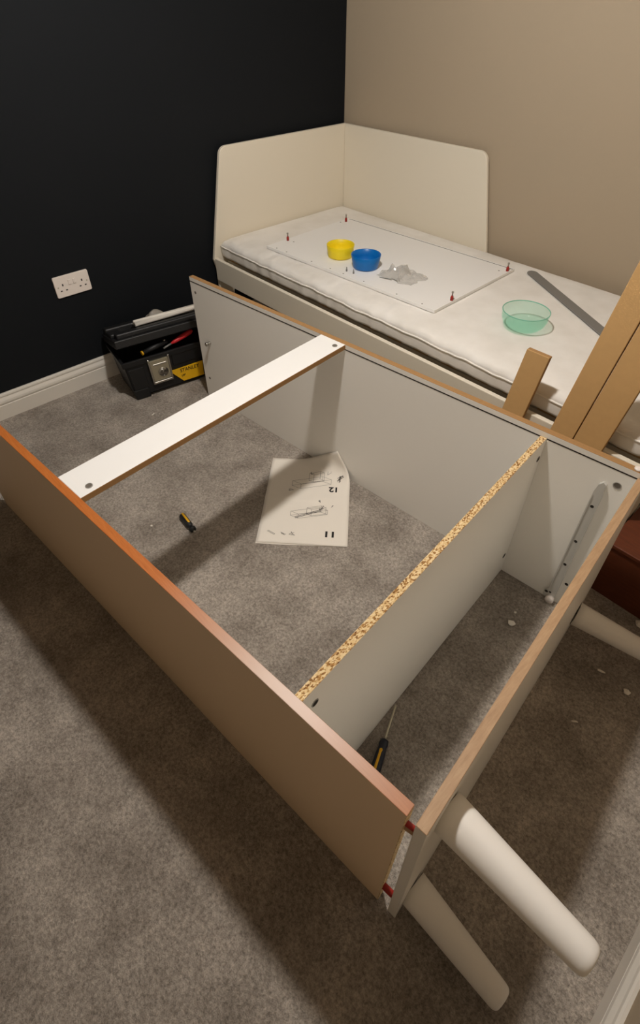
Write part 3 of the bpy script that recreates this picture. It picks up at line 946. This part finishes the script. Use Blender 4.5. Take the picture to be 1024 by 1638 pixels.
# a second leaf peeping out under the near edge
bm = bmesh.new()
q = [NL + E1 * s + E2 * r + ZV * 0.0012 for s, r in ((-0.002, -0.004), (0.10, -0.0045), (0.29, 0.002), (0.29, 0.2), (0.0, 0.2))]
bm.faces.new([bm.verts.new(v) for v in q])
r_ = bmesh.ops.extrude_face_region(bm, geom=bm.faces[:])
for v in r_['geom']:
    if isinstance(v, bmesh.types.BMVert): v.co.z += 0.0008
obj('under_leaf', bm, M_PAPER, ins)
for body, s0, r0 in (('11', 0.262, 0.060), ('12', 0.262, 0.272)):
    text_obj('step_number', body, 0.034, 0.0012, lambda a, b, s0=s0, r0=r0: paper(s0 - a, r0 - b, 0.0009), M_INK, ins, 0.036)


def ink_lines(segs, w, mat):
    # every separate little figure of the printed drawing is flat print on the sheet
    bm = bmesh.new()
    for (s0, r0), (s1, r1) in segs:
        d = Vector((s1 - s0, r1 - r0)); L_ = d.length
        if L_ < 1e-5: continue
        d /= L_; n = Vector((-d.y, d.x)) * w / 2
        k = max(1, int(L_ / 0.02))
        prev = None
        for i in range(k + 1):
            s, r = s0 + (s1 - s0) * i / k, r0 + (r1 - r0) * i / k
            cur = (bm.verts.new(paper(s + n.x, r + n.y, 0.0008)), bm.verts.new(paper(s - n.x, r - n.y, 0.0008)))
            if prev: bm.faces.new((prev[0], cur[0], cur[1], prev[1]))
            prev = cur
    return obj('line_drawing', bm, mat, ins)


def iso(cx, cy, a, b, h, ax=0.42, sk_=-0.25):
    """a slanted box outline, like an exploded carcass drawing"""
    p = lambda x, y, z: (cx + x + y * 0.55, cy + x * ax * 0.6 + y * sk_ - z)
    e = []
    for z in (0, h):
        c = [p(0, 0, z), p(a, 0, z), p(a, b, z), p(0, b, z)]
        e += [(c[i], c[(i + 1) % 4]) for i in range(4)]
    for x, y in ((0, 0), (a, 0), (a, b), (0, b)): e.append((p(x, y, 0), p(x, y, h)))
    return e


rnd = random.Random(4)
def squiggle(cx, cy, r, n):
    pts = [(cx + rnd.uniform(-r, r), cy + rnd.uniform(-r, r)) for _ in range(n)]
    return list(zip(pts, pts[1:]))


ink_lines(iso(0.10, 0.145, 0.10, 0.05, 0.02), 0.0011, M_INKGREY)
ink_lines(iso(0.155, 0.165, 0.05, 0.03, 0.03), 0.0011, M_INKGREY)
ink_lines([((0.115, 0.118), (0.205, 0.160)), ((0.205, 0.160), (0.212, 0.178)), ((0.118, 0.114), (0.206, 0.154))], 0.0022, M_INK)
for q_ in ((0.205, 0.162, 0.008, 8), (0.195, 0.198, 0.006, 6), (0.24, 0.178, 0.007, 6)): ink_lines(squiggle(*q_), 0.0012, M_INK)
ink_lines([((0.03, 0.050), (0.055, 0.035)), ((0.032, 0.053), (0.058, 0.038)), ((0.055, 0.035), (0.058, 0.038))], 0.0014, M_INKGREY)
for q_ in ((0.085, 0.044, 0.010, 8), (0.115, 0.045, 0.012, 9)): ink_lines(squiggle(*q_), 0.0014, M_INKGREY)
ink_lines(iso(0.09, 0.300, 0.11, 0.06, 0.025), 0.0011, M_INKGREY)
ink_lines(iso(0.15, 0.345, 0.04, 0.03, 0.04), 0.0011, M_INKGREY)
for q_ in ((0.268, 0.312, 0.014, 12), (0.16, 0.345, 0.007, 8)): ink_lines(squiggle(*q_), 0.0016, M_INK)
for q_ in ((0.09, 0.252, 0.010, 9), (0.225, 0.345, 0.01, 6)): ink_lines(squiggle(*q_), 0.0012, M_INKGREY)

# ------------------------------------------------------------------ screwdrivers
a = Vector((1.016, -1.7485, 0.0125)); b = Vector((1.102, -1.7555, 0.0125)); d = (b - a).normalized(); sd = Vector((-d.y, d.x, 0))
sb = thing('stubby_screwdriver', a.lerp(b, 0.5) - ZV * 0.0125, 'stubby black and yellow screwdriver on the carpet near the cross rail', 'screwdriver')
obj('handle', tube([(a, 0.0085), (a + d * 0.003, 0.0115), (a + d * 0.058, 0.0115), (a + d * 0.064, 0.0085), (a + d * 0.070, 0.008), (a + d * 0.074, 0.0115), (a + d * 0.084, 0.011), (a + d * 0.087, 0.007)], 16), M_BLACK2, sb)
for off in (0.0, ):
    up = (ZV * 0.9 + sd * 0.25).normalized()
    bm = bmesh.new()
    add_tube(bm, [(a + d * 0.002 + up * 0.0075, 0.0052), (a + d * 0.05 + up * 0.0078, 0.0052), (a + d * 0.060 + up * 0.006, 0.003)], 12)
    obj('yellow_grip_stripe', bm, M_HANDLEY, sb)
obj('bit', tube([(a + d * 0.083, 0.0035), (a + d * 0.093, 0.0035), (a + d * 0.096, 0.002)], 10), M_STEEL, sb)

t_ = Vector((1.950, -1.6975, 0.0135)); e_ = Vector((2.048, -1.912, 0.0155)); d = (e_ - t_).normalized(); sd = Vector((-d.y, d.x, 0))
Ld = (e_ - t_).length
ls = thing('long_screwdriver', t_.lerp(e_, 0.5) - ZV * 0.0145, 'long screwdriver with yellow striped handle lying inside the wardrobe base', 'screwdriver')
h0 = 0.093
obj('shaft', tube([(t_, 0.0014), (t_ + d * 0.006, 0.0028), (t_ + d * (h0 + 0.01), 0.0030)], 12), M_ZINC, ls)
obj('handle', tube([(t_ + d * (h0 - 0.002), 0.006), (t_ + d * h0, 0.010), (t_ + d * (h0 + 0.010), 0.0115), (t_ + d * (h0 + 0.018), 0.0098), (t_ + d * (h0 + 0.035), 0.0118), (t_ + d * (Ld - 0.008), 0.0125), (t_ + d * Ld, 0.009)], 18), M_NAVYPL, ls)
up = (ZV * 0.85 + sd * -0.1).normalized()
obj('yellow_grip_stripe', tube([(t_ + d * (h0 + 0.020) + up * 0.0062, 0.0022), (t_ + d * (h0 + 0.026) + up * 0.0078, 0.0046), (t_ + d * (Ld - 0.006) + up * 0.0088, 0.0050)], 12), M_HANDLEY, ls)

# ------------------------------------------------------------------ red-brown wooden box, crumbs and caps
bx = thing('wooden_box', (2.26, -0.90, 0), 'low red-brown wooden box at the foot of the bed', 'box')
bm = bmesh.new()
add_box(bm, (2.100, -0.985, 0.0), (2.42, -0.972, 0.192), 0.002)
add_box(bm, (2.100, -0.800, 0.0), (2.42, -0.787, 0.192), 0.002)
add_box(bm, (2.100, -0.972, 0.0), (2.113, -0.800, 0.192), 0.001)
add_box(bm, (2.407, -0.972, 0.0), (2.42, -0.800, 0.192), 0.001)
obj('box_sides', bm, M_BOX, bx)
obj('box_lid', box((2.097, -0.990, 0.1925), (2.423, -0.783, 0.205), 0.002), M_BOX, bx)

crumbs = [(2.331, -1.227, 0.011, 'white crumb nearest the right edge, beside the far leg'), (2.259, -1.222, 0.010, 'thin white shaving between the far leg and the lone crumb'),
          (2.277, -1.396, 0.008, 'thin pale shaving on the dark carpet beyond the front leg'), (2.016, -1.272, 0.013, 'white crumb on the carpet inside the wardrobe base'),
          (2.268, -1.004, 0.016, 'big pale scrap at the right edge beside the red-brown box'), (0.979, -1.846, 0.005, 'tiny white speck on the carpet left of the stubby screwdriver'),
          (2.004, -1.232, 0.005, 'tiny white speck beyond the crumb inside the base'), (0.418, -1.523, 0.010, 'thin clear shaving on the carpet before the toolbox')]
for i, (x, y, s, lab_) in enumerate(crumbs):
    bm = bmesh.new()
    bmesh.ops.create_icosphere(bm, subdivisions=2, radius=1.0)
    thin = 'thin' in lab_
    th = rnd.uniform(0, 3)
    for v in bm.verts:
        k = 1 + 0.45 * noise.noise(v.co * 1.7 + Vector((i * 3.1, 0, 0)))
        q = v.co * k * s * 0.75
        if thin: q.x *= 1.5; q.y *= 0.35
        q.z = q.z * 0.45
        v.co = Vector((x + q.x * math.cos(th) - q.y * math.sin(th), y + q.x * math.sin(th) + q.y * math.cos(th), 0.002 + s * 0.3 + q.z))
    tag(obj('foam_crumb', bm, M_FOAM), lab_, 'crumb', 'scraps on the carpet')

c = wp(0.03, WW - 0.009, DD + 0.0002)
obj('cover_cap', lathe([(0, 0), (0.0085, 0), (0.009, 0.003), (0.006, 0.005), (0, 0.0055)], c, 20), M_SOCKET, pb, smooth=True)
